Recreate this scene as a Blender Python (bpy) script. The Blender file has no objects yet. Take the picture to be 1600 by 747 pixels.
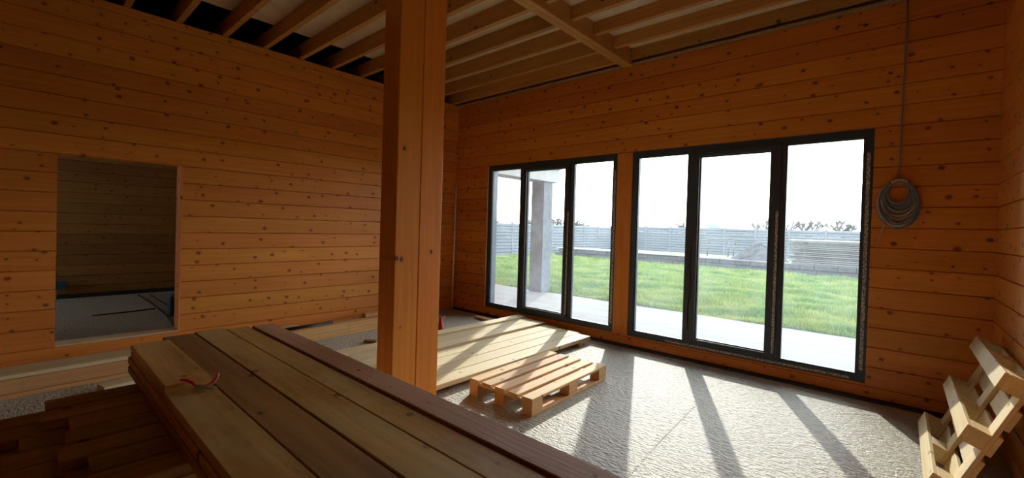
import bpy, math, random
import numpy as np
from mathutils import Matrix, Vector

scene = bpy.context.scene
COL = scene.collection
rng = random.Random(7)

# ------------------------------------------------------------------ camera
CAM_H = 1.5
yaw, pitch, roll = 0.727251, -0.012364, 0.029884
F_PX, CX, CY = 682.04, 800.66, 363.28
fwd = Vector((-math.sin(yaw) * math.cos(pitch), math.cos(yaw) * math.cos(pitch), math.sin(pitch)))
r0 = Vector((math.cos(yaw), math.sin(yaw), 0)); u0 = r0.cross(fwd)
right = math.cos(roll) * r0 + math.sin(roll) * u0
up = -math.sin(roll) * r0 + math.cos(roll) * u0
cam_data = bpy.data.cameras.new('camera')
cam_data.sensor_width = 36.0
cam_data.lens = 36.0 * F_PX / 1600
cam_data.shift_x = -(CX - 800) / 1600
cam_data.shift_y = (CY - 373.5) / 1600
cam_data.clip_start = 0.02; cam_data.clip_end = 500
cam = bpy.data.objects.new('camera', cam_data); COL.objects.link(cam)
cam.matrix_world = Matrix(((right.x, up.x, -fwd.x, 0), (right.y, up.y, -fwd.y, 0), (right.z, up.z, -fwd.z, CAM_H), (0, 0, 0, 1)))
scene.camera = cam

# ------------------------------------------------------------------ world, sun, exposure
SUN_AZ, SUN_EL = math.radians(25.2), math.radians(26.5)     # sun stands 25 deg left of +Y
SKY_GAIN, SUN_W = 6.8, 4.3
world = bpy.data.worlds.new('hazy_sky'); scene.world = world
world.use_nodes = True
nt = world.node_tree; nt.nodes.clear()
out = nt.nodes.new('ShaderNodeOutputWorld'); bg = nt.nodes.new('ShaderNodeBackground')
tc = nt.nodes.new('ShaderNodeTexCoord'); sep = nt.nodes.new('ShaderNodeSeparateXYZ')
ramp = nt.nodes.new('ShaderNodeValToRGB')
ramp.color_ramp.elements[0].position = 0.0; ramp.color_ramp.elements[0].color = (1.0, 0.985, 0.96, 1)
ramp.color_ramp.elements[1].position = 1.0; ramp.color_ramp.elements[1].color = (0.80, 0.90, 1.0, 1)
nt.links.new(tc.outputs['Generated'], sep.inputs[0]); nt.links.new(sep.outputs['Z'], ramp.inputs[0])
nt.links.new(ramp.outputs[0], bg.inputs[0]); bg.inputs[1].default_value = SKY_GAIN
nt.links.new(bg.outputs[0], out.inputs[0])
sun = bpy.data.lights.new('sun', 'SUN'); sun.energy = SUN_W; sun.angle = math.radians(0.7); sun.color = (1.0, 0.93, 0.82)
so = bpy.data.objects.new('sun', sun); COL.objects.link(so)
sun_dir = Vector((-math.sin(SUN_AZ) * math.cos(SUN_EL), math.cos(SUN_AZ) * math.cos(SUN_EL), math.sin(SUN_EL)))
so.rotation_euler = sun_dir.to_track_quat('Z', 'Y').to_euler(); so.location = (-6, 14, 12)
vs = scene.view_settings
vs.view_transform = 'Standard'; vs.look = 'None'; vs.gamma = 1.0; vs.use_curve_mapping = False
vs.exposure = 0.38
scene.cycles.use_denoising = True
scene.cycles.max_bounces = 10; scene.cycles.diffuse_bounces = 7; scene.cycles.transparent_max_bounces = 12
scene.cycles.sample_clamp_indirect = 8.0
scene.cycles.caustics_reflective = False; scene.cycles.caustics_refractive = False

# ------------------------------------------------------------------ materials
def new_mat(name):
    m = bpy.data.materials.new(name); m.use_nodes = True
    n = m.node_tree.nodes; n.clear()
    o = n.new('ShaderNodeOutputMaterial'); b = n.new('ShaderNodeBsdfPrincipled')
    m.node_tree.links.new(b.outputs[0], o.inputs[0])
    return m, m.node_tree, b

def N(t, kind, **kw):
    n = t.nodes.new(kind)
    for k, v in kw.items(): setattr(n, k, v)
    return n

def math_node(t, op, a, b=None, clamp=False):
    n = N(t, 'ShaderNodeMath', operation=op, use_clamp=clamp)
    for i, v in enumerate((a, b)):
        if v is None: continue
        if isinstance(v, (int, float)): n.inputs[i].default_value = v
        else: t.links.new(v, n.inputs[i])
    return n.outputs[0]

def mix_col(t, fac, a, b, blend='MIX'):
    n = N(t, 'ShaderNodeMix', data_type='RGBA', blend_type=blend)
    for i, v in ((0, fac), (6, a), (7, b)):
        if isinstance(v, (int, float)): n.inputs[i].default_value = v
        elif isinstance(v, tuple): n.inputs[i].default_value = (*v, 1) if len(v) == 3 else v
        else: t.links.new(v, n.inputs[i])
    return n.outputs[2]

def vmul(t, vec, s):
    n = N(t, 'ShaderNodeVectorMath', operation='MULTIPLY'); t.links.new(vec, n.inputs[0]); n.inputs[1].default_value = s
    return n.outputs[0]

def wood(name, light, dark, knot=(0.10, 0.03, 0.012), knot_amt=1.0, knot_fx=3.2, knot_fy=7.0, rough=0.5, vary=0.16, grain=1.0, bump=0.15, dust=None, spec=0.35, gscale=34.0):
    """planed or sawn softwood: board length runs along local X, width along local Y"""
    m, t, b = new_mat(name)
    tcn = N(t, 'ShaderNodeTexCoord'); info = N(t, 'ShaderNodeObjectInfo')
    off = N(t, 'ShaderNodeVectorMath', operation='SCALE'); off.inputs[0].default_value = (37.0, 19.0, 11.0)
    t.links.new(info.outputs['Random'], off.inputs['Scale'])
    add = N(t, 'ShaderNodeVectorMath', operation='ADD')
    t.links.new(tcn.outputs['Object'], add.inputs[0]); t.links.new(off.outputs[0], add.inputs[1])
    P = add.outputs[0]
    # wobble so that the grain bends round the knots
    wob = N(t, 'ShaderNodeTexNoise'); wob.inputs['Scale'].default_value = 1.0; wob.inputs['Detail'].default_value = 1
    t.links.new(vmul(t, P, (1.6, 5.0, 5.0)), wob.inputs['Vector'])
    wadd = N(t, 'ShaderNodeVectorMath', operation='MULTIPLY_ADD'); t.links.new(wob.outputs['Color'], wadd.inputs[0])
    wadd.inputs[1].default_value = (0, 0.05, 0.05); t.links.new(P, wadd.inputs[2])
    g1 = N(t, 'ShaderNodeTexNoise'); g1.inputs['Scale'].default_value = 1.0; g1.inputs['Detail'].default_value = 4; g1.inputs['Roughness'].default_value = 0.6
    t.links.new(vmul(t, wadd.outputs[0], (0.9, gscale, gscale)), g1.inputs['Vector'])
    g2 = N(t, 'ShaderNodeTexNoise'); g2.inputs['Scale'].default_value = 1.0; g2.inputs['Detail'].default_value = 2
    t.links.new(vmul(t, P, (0.8, 4.0, 4.0)), g2.inputs['Vector'])
    gr = math_node(t, 'ADD', math_node(t, 'MULTIPLY', g1.outputs[0], 0.65), math_node(t, 'MULTIPLY', g2.outputs[0], 0.45))
    mr = N(t, 'ShaderNodeMapRange'); mr.inputs[1].default_value = 0.36; mr.inputs[2].default_value = 0.76
    mr.inputs[4].default_value = grain
    t.links.new(gr, mr.inputs[0])
    col = mix_col(t, mr.outputs[0], light, dark)
    # knots: one candidate per cell, about half of them dropped
    vo = N(t, 'ShaderNodeTexVoronoi', feature='F1', voronoi_dimensions='3D'); vo.inputs['Scale'].default_value = 1.0; vo.inputs['Randomness'].default_value = 1.0
    t.links.new(vmul(t, P, (knot_fx, knot_fy, 0.0)), vo.inputs['Vector'])
    sc = N(t, 'ShaderNodeSeparateColor'); t.links.new(vo.outputs['Color'], sc.inputs[0])
    # distance in metres, a little longer along the grain
    dv = N(t, 'ShaderNodeVectorMath', operation='SUBTRACT'); t.links.new(vmul(t, P, (knot_fx, knot_fy, 0.0)), dv.inputs[0]); t.links.new(vo.outputs['Position'], dv.inputs[1])
    ln = N(t, 'ShaderNodeVectorMath', operation='LENGTH'); t.links.new(vmul(t, dv.outputs[0], (0.8 / knot_fx, 1.0 / knot_fy, 0.0)), ln.inputs[0])
    rad = math_node(t, 'MULTIPLY', math_node(t, 'SUBTRACT', sc.outputs[0], 0.42, clamp=True), 0.030 * knot_amt)
    k = math_node(t, 'SUBTRACT', rad, ln.outputs['Value'])
    kn = math_node(t, 'MULTIPLY', math_node(t, 'ADD', math_node(t, 'MULTIPLY', k, 240.0), 0.55, clamp=True), math_node(t, 'GREATER_THAN', sc.outputs[0], 0.5))
    halo = math_node(t, 'MULTIPLY', math_node(t, 'ADD', math_node(t, 'MULTIPLY', k, 28.0), 0.65, clamp=True), math_node(t, 'MULTIPLY', math_node(t, 'GREATER_THAN', sc.outputs[0], 0.5), 0.42))
    col = mix_col(t, halo, col, tuple(0.75 * d for d in dark))
    col = mix_col(t, math_node(t, 'MULTIPLY', kn, 0.88), col, knot)
    # each board its own tone
    hsv = N(t, 'ShaderNodeHueSaturation')
    v = math_node(t, 'ADD', math_node(t, 'MULTIPLY', info.outputs['Random'], 2 * vary), 1.0 - vary)
    t.links.new(v, hsv.inputs['Value']); t.links.new(col, hsv.inputs['Color'])
    h2 = math_node(t, 'ADD', math_node(t, 'MULTIPLY', math_node(t, 'FRACT', math_node(t, 'MULTIPLY', info.outputs['Random'], 7.31)), 0.012), 0.494)
    t.links.new(h2, hsv.inputs['Hue'])
    col = hsv.outputs[0]
    if dust:
        dn = N(t, 'ShaderNodeTexNoise'); dn.inputs['Scale'].default_value = 2.4; dn.inputs['Detail'].default_value = 5; dn.inputs['Roughness'].default_value = 0.65
        t.links.new(P, dn.inputs['Vector'])
        dm = N(t, 'ShaderNodeMapRange'); dm.inputs[1].default_value = 0.42; dm.inputs[2].default_value = 0.72; dm.inputs[4].default_value = 0.75
        t.links.new(dn.outputs[0], dm.inputs[0])
        col = mix_col(t, dm.outputs[0], col, dust)
    t.links.new(col, b.inputs['Base Color'])
    b.inputs['Roughness'].default_value = rough; b.inputs['Specular IOR Level'].default_value = spec
    bp = N(t, 'ShaderNodeBump'); bp.inputs['Strength'].default_value = bump; bp.inputs['Distance'].default_value = 0.004
    t.links.new(gr, bp.inputs['Height']); t.links.new(bp.outputs[0], b.inputs['Normal'])
    return m

def plain(name, col, rough=0.6, metal=0.0, noise=0.0, nscale=20.0, bump=0.0, spec=0.4):
    m, t, b = new_mat(name)
    b.inputs['Roughness'].default_value = rough; b.inputs['Metallic'].default_value = metal; b.inputs['Specular IOR Level'].default_value = spec
    tcn = N(t, 'ShaderNodeTexCoord')
    nz = N(t, 'ShaderNodeTexNoise'); nz.inputs['Scale'].default_value = nscale; nz.inputs['Detail'].default_value = 5
    t.links.new(tcn.outputs['Object'], nz.inputs['Vector'])
    c = mix_col(t, nz.outputs[0], tuple(x * (1 - noise) for x in col), tuple(min(1, x * (1 + noise)) for x in col))
    t.links.new(c, b.inputs['Base Color'])
    if bump:
        bp = N(t, 'ShaderNodeBump'); bp.inputs['Strength'].default_value = bump; bp.inputs['Distance'].default_value = 0.01
        t.links.new(nz.outputs[0], bp.inputs['Height']); t.links.new(bp.outputs[0], b.inputs['Normal'])
    return m

M = {}
M['wall'] = wood('varnished_spruce', (0.78, 0.32, 0.062), (0.62, 0.205, 0.03), knot=(0.20, 0.05, 0.010), knot_amt=1.1, knot_fx=5.0, knot_fy=8.5, rough=0.42, vary=0.10, spec=0.4)
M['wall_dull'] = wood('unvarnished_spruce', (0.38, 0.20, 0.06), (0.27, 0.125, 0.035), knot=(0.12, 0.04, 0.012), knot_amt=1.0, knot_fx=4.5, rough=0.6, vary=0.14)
M['post'] = wood('orange_glulam', (0.82, 0.32, 0.05), (0.68, 0.21, 0.025), knot_amt=0.9, knot_fx=1.4, knot_fy=6.0, rough=0.45, vary=0.05)
M['joist'] = wood('raw_joist', (0.56, 0.31, 0.09), (0.42, 0.20, 0.05), knot_amt=1.0, knot_fx=1.6, rough=0.6, vary=0.14)
M['lumber'] = wood('treated_plank', (0.70, 0.46, 0.14), (0.30, 0.155, 0.035), knot_amt=1.2, knot_fx=1.4, rough=0.48, vary=0.2, bump=0.6, dust=(0.55, 0.47, 0.23), gscale=17.0)
M['lumber_dark'] = wood('dark_rough_plank', (0.42, 0.235, 0.08), (0.20, 0.095, 0.028), knot_amt=1.2, knot_fx=1.4, rough=0.55, vary=0.15, bump=0.6, gscale=17.0)
M['lumber_purple'] = wood('weathered_rough_plank', (0.55, 0.33, 0.20), (0.36, 0.19, 0.105), knot_amt=0.8, knot_fx=1.2, rough=0.6, vary=0.05, bump=0.9, gscale=60.0)
M['pale'] = wood('fresh_pine_board', (0.68, 0.56, 0.34), (0.56, 0.42, 0.22), knot=(0.25, 0.13, 0.05), knot_amt=0.8, knot_fx=1.4, rough=0.6, vary=0.10, grain=0.8)
M['pallet'] = wood('pallet_pine', (0.74, 0.49, 0.25), (0.58, 0.33, 0.13), knot=(0.22, 0.10, 0.04), knot_amt=0.9, knot_fx=3.0, rough=0.65, vary=0.14)
M['pallet_old'] = wood('old_pallet_pine', (0.84, 0.70, 0.42), (0.66, 0.47, 0.22), knot=(0.2, 0.1, 0.05), knot_amt=0.9, knot_fx=3.0, rough=0.75, vary=0.1, dust=(0.74, 0.66, 0.50))
M['walltimber'] = wood('stacked_wall_timber', (0.66, 0.40, 0.16), (0.48, 0.24, 0.08), knot_amt=1.0, knot_fx=1.6, rough=0.65, vary=0.2)
M['frame'] = plain('anthracite_frame', (0.05, 0.065, 0.09), 0.38, noise=0.1)
M['black'] = plain('black_rubber_and_shade', (0.02, 0.02, 0.022), 0.6, noise=0.2)  # also colours the shade strips and the dark void box
M['steel'] = plain('galvanised_steel', (0.55, 0.56, 0.58), 0.4, 0.9, noise=0.15, nscale=60)
M['deck'] = plain('pale_roof_deck', (0.72, 0.65, 0.50), 0.85, noise=0.25, nscale=4, bump=0.1)
M['wool'] = plain('mineral_wool', (0.36, 0.27, 0.15), 0.95, noise=0.5, nscale=40, bump=0.8)
M['white'] = plain('white_plastic', (0.88, 0.86, 0.82), 0.5, noise=0.05)
M['red'] = plain('red_plastic', (0.62, 0.04, 0.025), 0.45, noise=0.05)
M['pinkred'] = plain('pink_red_grip', (0.70, 0.16, 0.14), 0.4, noise=0.05)
M['blue'] = plain('blue_plastic', (0.03, 0.10, 0.16), 0.4, noise=0.1)
M['cable'] = plain('grey_cable', (0.20, 0.235, 0.30), 0.5, noise=0.2)
M['cable_light'] = plain('pale_cable', (0.50, 0.46, 0.40), 0.5, noise=0.1)
M['concrete_out'] = plain('outdoor_concrete', (0.22, 0.225, 0.22), 0.85, noise=0.25, nscale=6, bump=0.15)
M['column_out'] = plain('column_concrete', (0.10, 0.11, 0.125), 0.9, noise=0.5, nscale=9, bump=0.4)
M['fence'] = plain('fence_concrete', (0.12, 0.135, 0.155), 0.85, noise=0.2, nscale=3)
M['bank'] = plain('dark_rubble', (0.05, 0.05, 0.052), 0.9, noise=0.6, nscale=5, bump=0.8)
M['boards_out'] = plain('weathered_boards', (0.11, 0.105, 0.095), 0.8, noise=0.35, nscale=8)
M['bark'] = plain('grey_bark', (0.09, 0.085, 0.08), 0.9, noise=0.2)
M['soil'] = plain('lawn_soil', (0.085, 0.13, 0.035), 0.95, noise=0.5, nscale=3, bump=0.5)
M['roofing'] = plain('far_roof', (0.18, 0.2, 0.24), 0.8, noise=0.2)

def concrete_floor(name='rough_screed', tint=(1, 1, 1)):
    m, t, b = new_mat(name)
    tcn = N(t, 'ShaderNodeTexCoord'); P = tcn.outputs['Object']
    big = N(t, 'ShaderNodeTexNoise'); big.inputs['Scale'].default_value = 0.9; big.inputs['Detail'].default_value = 6; big.inputs['Roughness'].default_value = 0.6
    t.links.new(P, big.inputs['Vector'])
    # short trowel strokes
    rot = N(t, 'ShaderNodeMapping'); rot.inputs['Rotation'].default_value = (0, 0, math.radians(28)); rot.inputs['Scale'].default_value = (20, 46, 1)
    t.links.new(P, rot.inputs['Vector'])
    st = N(t, 'ShaderNodeTexNoise'); st.inputs['Scale'].default_value = 1.0; st.inputs['Detail'].default_value = 3; st.inputs['Distortion'].default_value = 0.6
    t.links.new(rot.outputs[0], st.inputs['Vector'])
    fine = N(t, 'ShaderNodeTexNoise'); fine.inputs['Scale'].default_value = 90; fine.inputs['Detail'].default_value = 3
    t.links.new(P, fine.inputs['Vector'])
    c = mix_col(t, big.outputs[0], (0.36, 0.335, 0.255), (0.58, 0.55, 0.455))
    mr = N(t, 'ShaderNodeMapRange'); mr.inputs[1].default_value = 0.34; mr.inputs[2].default_value = 0.52
    t.links.new(st.outputs[0], mr.inputs[0])
    c = mix_col(t, 1.0, c, tint, 'MULTIPLY')
    c = mix_col(t, mr.outputs[0], mix_col(t, 0.62, c, (0.20, 0.18, 0.14)), c)
    t.links.new(c, b.inputs['Base Color'])
    b.inputs['Roughness'].default_value = 0.5; b.inputs['Specular IOR Level'].default_value = 0.4
    h = math_node(t, 'ADD', math_node(t, 'MULTIPLY', st.outputs[0], 1.0), math_node(t, 'MULTIPLY', fine.outputs[0], 0.35))
    bp = N(t, 'ShaderNodeBump'); bp.inputs['Strength'].default_value = 0.9; bp.inputs['Distance'].default_value = 0.02
    t.links.new(h, bp.inputs['Height']); t.links.new(bp.outputs[0], b.inputs['Normal'])
    return m
M['floor'] = concrete_floor()
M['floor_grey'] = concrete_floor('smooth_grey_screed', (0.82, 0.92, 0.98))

def terrace_mat():
    m, t, b = new_mat('terrace_concrete')
    tcn = N(t, 'ShaderNodeTexCoord'); P = tcn.outputs['Object']
    mp = N(t, 'ShaderNodeMapping'); mp.inputs['Scale'].default_value = (0.7, 5.0, 1); t.links.new(P, mp.inputs['Vector'])
    a = N(t, 'ShaderNodeTexNoise'); a.inputs['Scale'].default_value = 1.2; a.inputs['Detail'].default_value = 6
    t.links.new(mp.outputs[0], a.inputs['Vector'])
    c = mix_col(t, a.outputs[0], (0.09, 0.088, 0.082), (0.20, 0.196, 0.186)); t.links.new(c, b.inputs['Base Color'])
    b.inputs['Roughness'].default_value = 0.9; b.inputs['Specular IOR Level'].default_value = 0.08
    return m
M['terrace'] = terrace_mat()

def grass_mat():
    m, t, b = new_mat('grass_blades')
    g = N(t, 'ShaderNodeNewGeometry'); n = N(t, 'ShaderNodeTexNoise'); n.inputs['Scale'].default_value = 1.3; n.inputs['Detail'].default_value = 6
    t.links.new(g.outputs['Position'], n.inputs['Vector'])
    r = N(t, 'ShaderNodeMapRange'); r.inputs[1].default_value = 0.35; r.inputs[2].default_value = 0.7; t.links.new(n.outputs[0], r.inputs[0])
    c = mix_col(t, r.outputs[0], (0.07, 0.15, 0.028), (0.23, 0.26, 0.065)); t.links.new(c, b.inputs['Base Color'])
    b.inputs['Roughness'].default_value = 0.7
    tr = N(t, 'ShaderNodeBsdfTranslucent'); t.links.new(c, tr.inputs[0])
    mx = N(t, 'ShaderNodeMixShader'); mx.inputs[0].default_value = 0.35
    o = [x for x in t.nodes if x.type == 'OUTPUT_MATERIAL'][0]
    t.links.new(b.outputs[0], mx.inputs[1]); t.links.new(tr.outputs[0], mx.inputs[2]); t.links.new(mx.outputs[0], o.inputs[0])
    return m
M['grass'] = grass_mat()

def glass_mat():
    """clear double glazing with a film of building dust"""
    m, t, b = new_mat('dusty_glass'); t.nodes.remove(b)
    o = [x for x in t.nodes if x.type == 'OUTPUT_MATERIAL'][0]
    tr = N(t, 'ShaderNodeBsdfTransparent'); tr.inputs[0].default_value = (0.90, 0.93, 0.94, 1)
    gl = N(t, 'ShaderNodeBsdfGlossy'); gl.inputs['Roughness'].default_value = 0.02
    fr = N(t, 'ShaderNodeFresnel'); fr.inputs[0].default_value = 1.35
    m1 = N(t, 'ShaderNodeMixShader'); t.links.new(fr.outputs[0], m1.inputs[0]); t.links.new(tr.outputs[0], m1.inputs[1]); t.links.new(gl.outputs[0], m1.inputs[2])
    du = N(t, 'ShaderNodeBsdfTranslucent'); du.inputs[0].default_value = (0.72, 0.84, 1.0, 1)
    g = N(t, 'ShaderNodeNewGeometry'); n = N(t, 'ShaderNodeTexNoise'); n.inputs['Scale'].default_value = 2.2; n.inputs['Detail'].default_value = 7; n.inputs['Roughness'].default_value = 0.7
    t.links.new(g.outputs['Position'], n.inputs['Vector'])
    r = N(t, 'ShaderNodeMapRange'); r.inputs[1].default_value = 0.3; r.inputs[2].default_value = 0.75; r.inputs[3].default_value = 0.012; r.inputs[4].default_value = 0.045
    t.links.new(n.outputs[0], r.inputs[0])
    m2 = N(t, 'ShaderNodeMixShader'); t.links.new(r.outputs[0], m2.inputs[0]); t.links.new(m1.outputs[0], m2.inputs[1]); t.links.new(du.outputs[0], m2.inputs[2])
    t.links.new(m2.outputs[0], o.inputs[0])
    return m
M['glass'] = glass_mat()

def tape_mat():
    m, t, b = new_mat('printed_tape')
    tcn = N(t, 'ShaderNodeTexCoord'); v = N(t, 'ShaderNodeTexNoise'); v.inputs['Scale'].default_value = 70; v.inputs['Detail'].default_value = 2
    t.links.new(tcn.outputs['Object'], v.inputs['Vector'])
    r = N(t, 'ShaderNodeMapRange'); r.inputs[1].default_value = 0.45; r.inputs[2].default_value = 0.55; t.links.new(v.outputs[0], r.inputs[0])
    t.links.new(mix_col(t, r.outputs[0], (0.62, 0.62, 0.60), (0.16, 0.17, 0.19)), b.inputs['Base Color']); b.inputs['Roughness'].default_value = 0.4
    return m
M['tape'] = tape_mat()

# ------------------------------------------------------------------ builders
def link(o, parent=None):
    COL.objects.link(o)
    if parent is not None: o.parent = parent
    return o

def mesh_obj(name, verts, faces, mat, parent=None, smooth=False):
    me = bpy.data.meshes.new(name); me.from_pydata([tuple(v) for v in verts], [], faces); me.update()
    if mat: me.materials.append(M[mat] if isinstance(mat, str) else mat)
    if smooth: me.polygons.foreach_set('use_smooth', [True] * len(me.polygons))
    return link(bpy.data.objects.new(name, me), parent)

def tag(o, label=None, cat=None, group=None, kind=None):
    if label: o['label'] = label
    if cat: o['category'] = cat
    if group: o['group'] = group
    if kind: o['kind'] = kind
    return o

def empty(name, loc=(0, 0, 0), rz=0.0):
    o = bpy.data.objects.new(name, None); COL.objects.link(o); o.location = loc; o.rotation_euler = (0, 0, rz); o.empty_display_size = 0.1
    return o

_cache = {}
def board_mesh(L, W, T, mat, c, cz=None):
    cz = c if cz is None else cz
    key = (round(L, 4), round(W, 4), round(T, 4), mat, c, cz)
    if key in _cache: return _cache[key]
    a, b_ = W / 2, T / 2
    prof = [(-a + c, -b_), (a - c, -b_), (a, -b_ + cz), (a, b_ - cz), (a - c, b_), (-a + c, b_), (-a, b_ - cz), (-a, -b_ + cz)]
    v = [(-L / 2, y, z) for y, z in prof] + [(L / 2, y, z) for y, z in prof]
    f = [(i, (i + 1) % 8, 8 + (i + 1) % 8, 8 + i) for i in range(8)]
    f = [tuple(reversed(q)) for q in f]
    f += [tuple(range(8)), tuple(range(15, 7, -1))]
    me = bpy.data.meshes.new('board'); me.from_pydata(v, [], [tuple(reversed(q)) for q in f]); me.update(); me.materials.append(M[mat])
    _cache[key] = me
    return me

AX = {'x': Matrix(((1, 0, 0), (0, 1, 0), (0, 0, 1))),                 # lies flat, length along X
      'y': Matrix(((0, -1, 0), (1, 0, 0), (0, 0, 1))),                # lies flat, length along Y
      'wl': Matrix(((0, 0, 1), (1, 0, 0), (0, 1, 0))),                # in the left wall, face to +X
      'wb': Matrix(((1, 0, 0), (0, 0, -1), (0, 1, 0))),               # in the window wall, face to -Y
      'wr': Matrix(((0, 0, -1), (-1, 0, 0), (0, 1, 0))),              # in the right wall, face to -X
      'vx': Matrix(((0, 0, 1), (0, 1, 0), (-1, 0, 0))),               # stands upright, face to +X
      'vy': Matrix(((0, 1, 0), (0, 0, -1), (-1, 0, 0)))}              # stands upright, face to -Y

def board(name, L, W, T, mat, center, ax='x', parent=None, c=0.003, turn=0.0, tilt=0.0, cz=None):
    me = board_mesh(L, W, T, mat, c, cz)
    o = bpy.data.objects.new(name, me); link(o, parent)
    R = Matrix.Rotation(turn, 3, 'Z') @ AX[ax] @ Matrix.Rotation(tilt, 3, 'Y')
    o.matrix_local = Matrix.Translation(center) @ R.to_4x4()
    return o

def box(name, lo, hi, mat, parent=None, c=0.0):
    x0, y0, z0 = lo; x1, y1, z1 = hi
    v = [(x0, y0, z0), (x1, y0, z0), (x1, y1, z0), (x0, y1, z0), (x0, y0, z1), (x1, y0, z1), (x1, y1, z1), (x0, y1, z1)]
    f = [(3, 2, 1, 0), (4, 5, 6, 7), (0, 1, 5, 4), (1, 2, 6, 5), (2, 3, 7, 6), (3, 0, 4, 7)]
    return mesh_obj(name, v, f, mat, parent)

def tube_geo(pts, rad, sides=8):
    pts = [Vector(p) for p in pts]; n = len(pts)
    rads = rad if isinstance(rad, (list, tuple)) else [rad] * n
    V, Fc = [], []
    prev = None
    for i, p in enumerate(pts):
        d = (pts[min(i + 1, n - 1)] - pts[max(i - 1, 0)]).normalized()
        if prev is None:
            a = d.orthogonal().normalized()
        else:
            a = (prev - d * prev.dot(d)).normalized()
        prev = a; b_ = d.cross(a)
        for k in range(sides):
            t = 2 * math.pi * k / sides
            V.append(p + (a * math.cos(t) + b_ * math.sin(t)) * rads[i])
    for i in range(n - 1):
        for k in range(sides):
            k2 = (k + 1) % sides
            Fc.append((i * sides + k, i * sides + k2, (i + 1) * sides + k2, (i + 1) * sides + k))
    Fc.append(tuple(range(sides - 1, -1, -1))); Fc.append(tuple(range((n - 1) * sides, n * sides)))
    return V, Fc

def tube(name, pts, rad, mat, parent=None, sides=8):
    v, f = tube_geo(pts, rad, sides)
    return mesh_obj(name, v, f, mat, parent, smooth=True)

def lathe(name, prof, mat, parent=None, sides=24, center=(0, 0, 0)):
    V, Fc = [], []
    for r_, z in prof:
        for k in range(sides):
            t = 2 * math.pi * k / sides; V.append((center[0] + r_ * math.cos(t), center[1] + r_ * math.sin(t), center[2] + z))
    for i in range(len(prof) - 1):
        for k in range(sides):
            k2 = (k + 1) % sides; Fc.append((i * sides + k, i * sides + k2, (i + 1) * sides + k2, (i + 1) * sides + k))
    Fc.append(tuple(range(sides - 1, -1, -1))); Fc.append(tuple(range((len(prof) - 1) * sides, len(prof) * sides)))
    return mesh_obj(name, V, Fc, mat, parent, smooth=False)

# ------------------------------------------------------------------ the shell
XL, XR, YB, YF = -6.05, 0.58, 5.25, -3.6      # left wall, right wall, window wall, wall behind the camera
TW = 0.20                                     # log wall thickness
ZTL, ZTB = 3.66, 3.64                         # wall tops
DY0, DY1, DZ0, DZ1 = 0.22, 1.20, 0.209, 2.074 # doorway in the left wall
WZ0, WZ1 = 0.14, 2.515
W1 = (-5.245, -2.835); W2 = (-2.62, -0.21)
XFAR = -11.0

fl = box('floor', (XL - TW, YF - TW, -0.25), (XR + TW, YB + TW, 0.0), 'floor'); tag(fl, 'rough trowelled concrete floor of the unfinished room', kind='structure')
fl2 = box('floor_adjoining', (XFAR - TW, YF - TW, -0.25), (XL - TW, YB + TW, 0.0), 'floor_grey'); tag(fl2, 'grey concrete floor beyond the doorway', kind='structure')

rv, rf = tube_geo([(-1.286, 3.875, -0.005), (-1.244, 3.042, -0.004), (-1.192, 2.410, -0.005)], 0.009, 6)
mesh_obj('screed_ridge', rv, rf, 'floor', fl)
wl = empty('wall_left', (XL, 0, 0)); tag(wl, 'left wall of orange knotty log planks with a doorway', kind='structure')
def plank_l(y0, y1, z0, z1, parent=wl, x=XL, px=XL, mat='wall'):
    return board('plank', y1 - y0, z1 - z0, TW, mat, (x - TW / 2 - px, (y0 + y1) / 2, (z0 + z1) / 2), 'wl', parent, c=0.0055, cz=0.016)
lines = [3.566 - 0.1865 * k for k in range(19)] + [0.0]
tops = [ZTL] + lines
for k in range(len(tops) - 1):
    z1, z0 = tops[k], tops[k + 1]
    if z0 >= DZ1 - 0.001 or z1 <= DZ0 + 0.001: plank_l(YF, YB, z0, z1)
    else: plank_l(YF, DY0, z0, z1); plank_l(DY1, YB, z0, z1)
# doorway lining boards
board('door_jamb', DZ1 - DZ0, TW, 0.02, 'wall', (-TW / 2, DY1 - 0.01, (DZ0 + DZ1) / 2), 'vy', wl, c=0.002)
board('door_sill', DY1 - DY0 - 0.02, TW, 0.018, 'pale', (-TW / 2, (DY0 + DY1) / 2 - 0.01, DZ0 + 0.009), 'y', wl, c=0.002)

wb = empty('wall_back', (0, YB, 0)); tag(wb, 'window wall of orange knotty log planks', kind='structure')
def plank_b(x0, x1, z0, z1):
    return board('plank', x1 - x0, z1 - z0, TW, 'wall', ((x0 + x1) / 2, TW / 2, (z0 + z1) / 2), 'wb', wb, c=0.0055, cz=0.016)
blines = [ZTB] + [3.63 - 0.185 * k for k in range(1, 20)] + [0.0]
for k in range(len(blines) - 1):
    z1, z0 = blines[k], blines[k + 1]
    if z1 <= z0 + 0.001: continue
    if z0 >= WZ1 - 0.02: plank_b(XL - TW, XR + TW, z0, z1)
    elif z1 < 0.2: plank_b(XL - TW, XR + TW, z0, z1)
    elif z0 < WZ0:
        plank_b(XL - TW, W1[0], z0, z1); plank_b(W2[1], XR + TW, z0, z1); plank_b(W1[0], W2[1], z0, WZ0)
    else: plank_b(XL - TW, W1[0], z0, z1); plank_b(W2[1], XR + TW, z0, z1)
board('upright', WZ1 - WZ0, W2[0] - W1[1], TW + 0.01, 'post', ((W1[1] + W2[0]) / 2, TW / 2 - 0.004, (WZ0 + WZ1) / 2), 'vy', wb, c=0.003)

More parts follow.
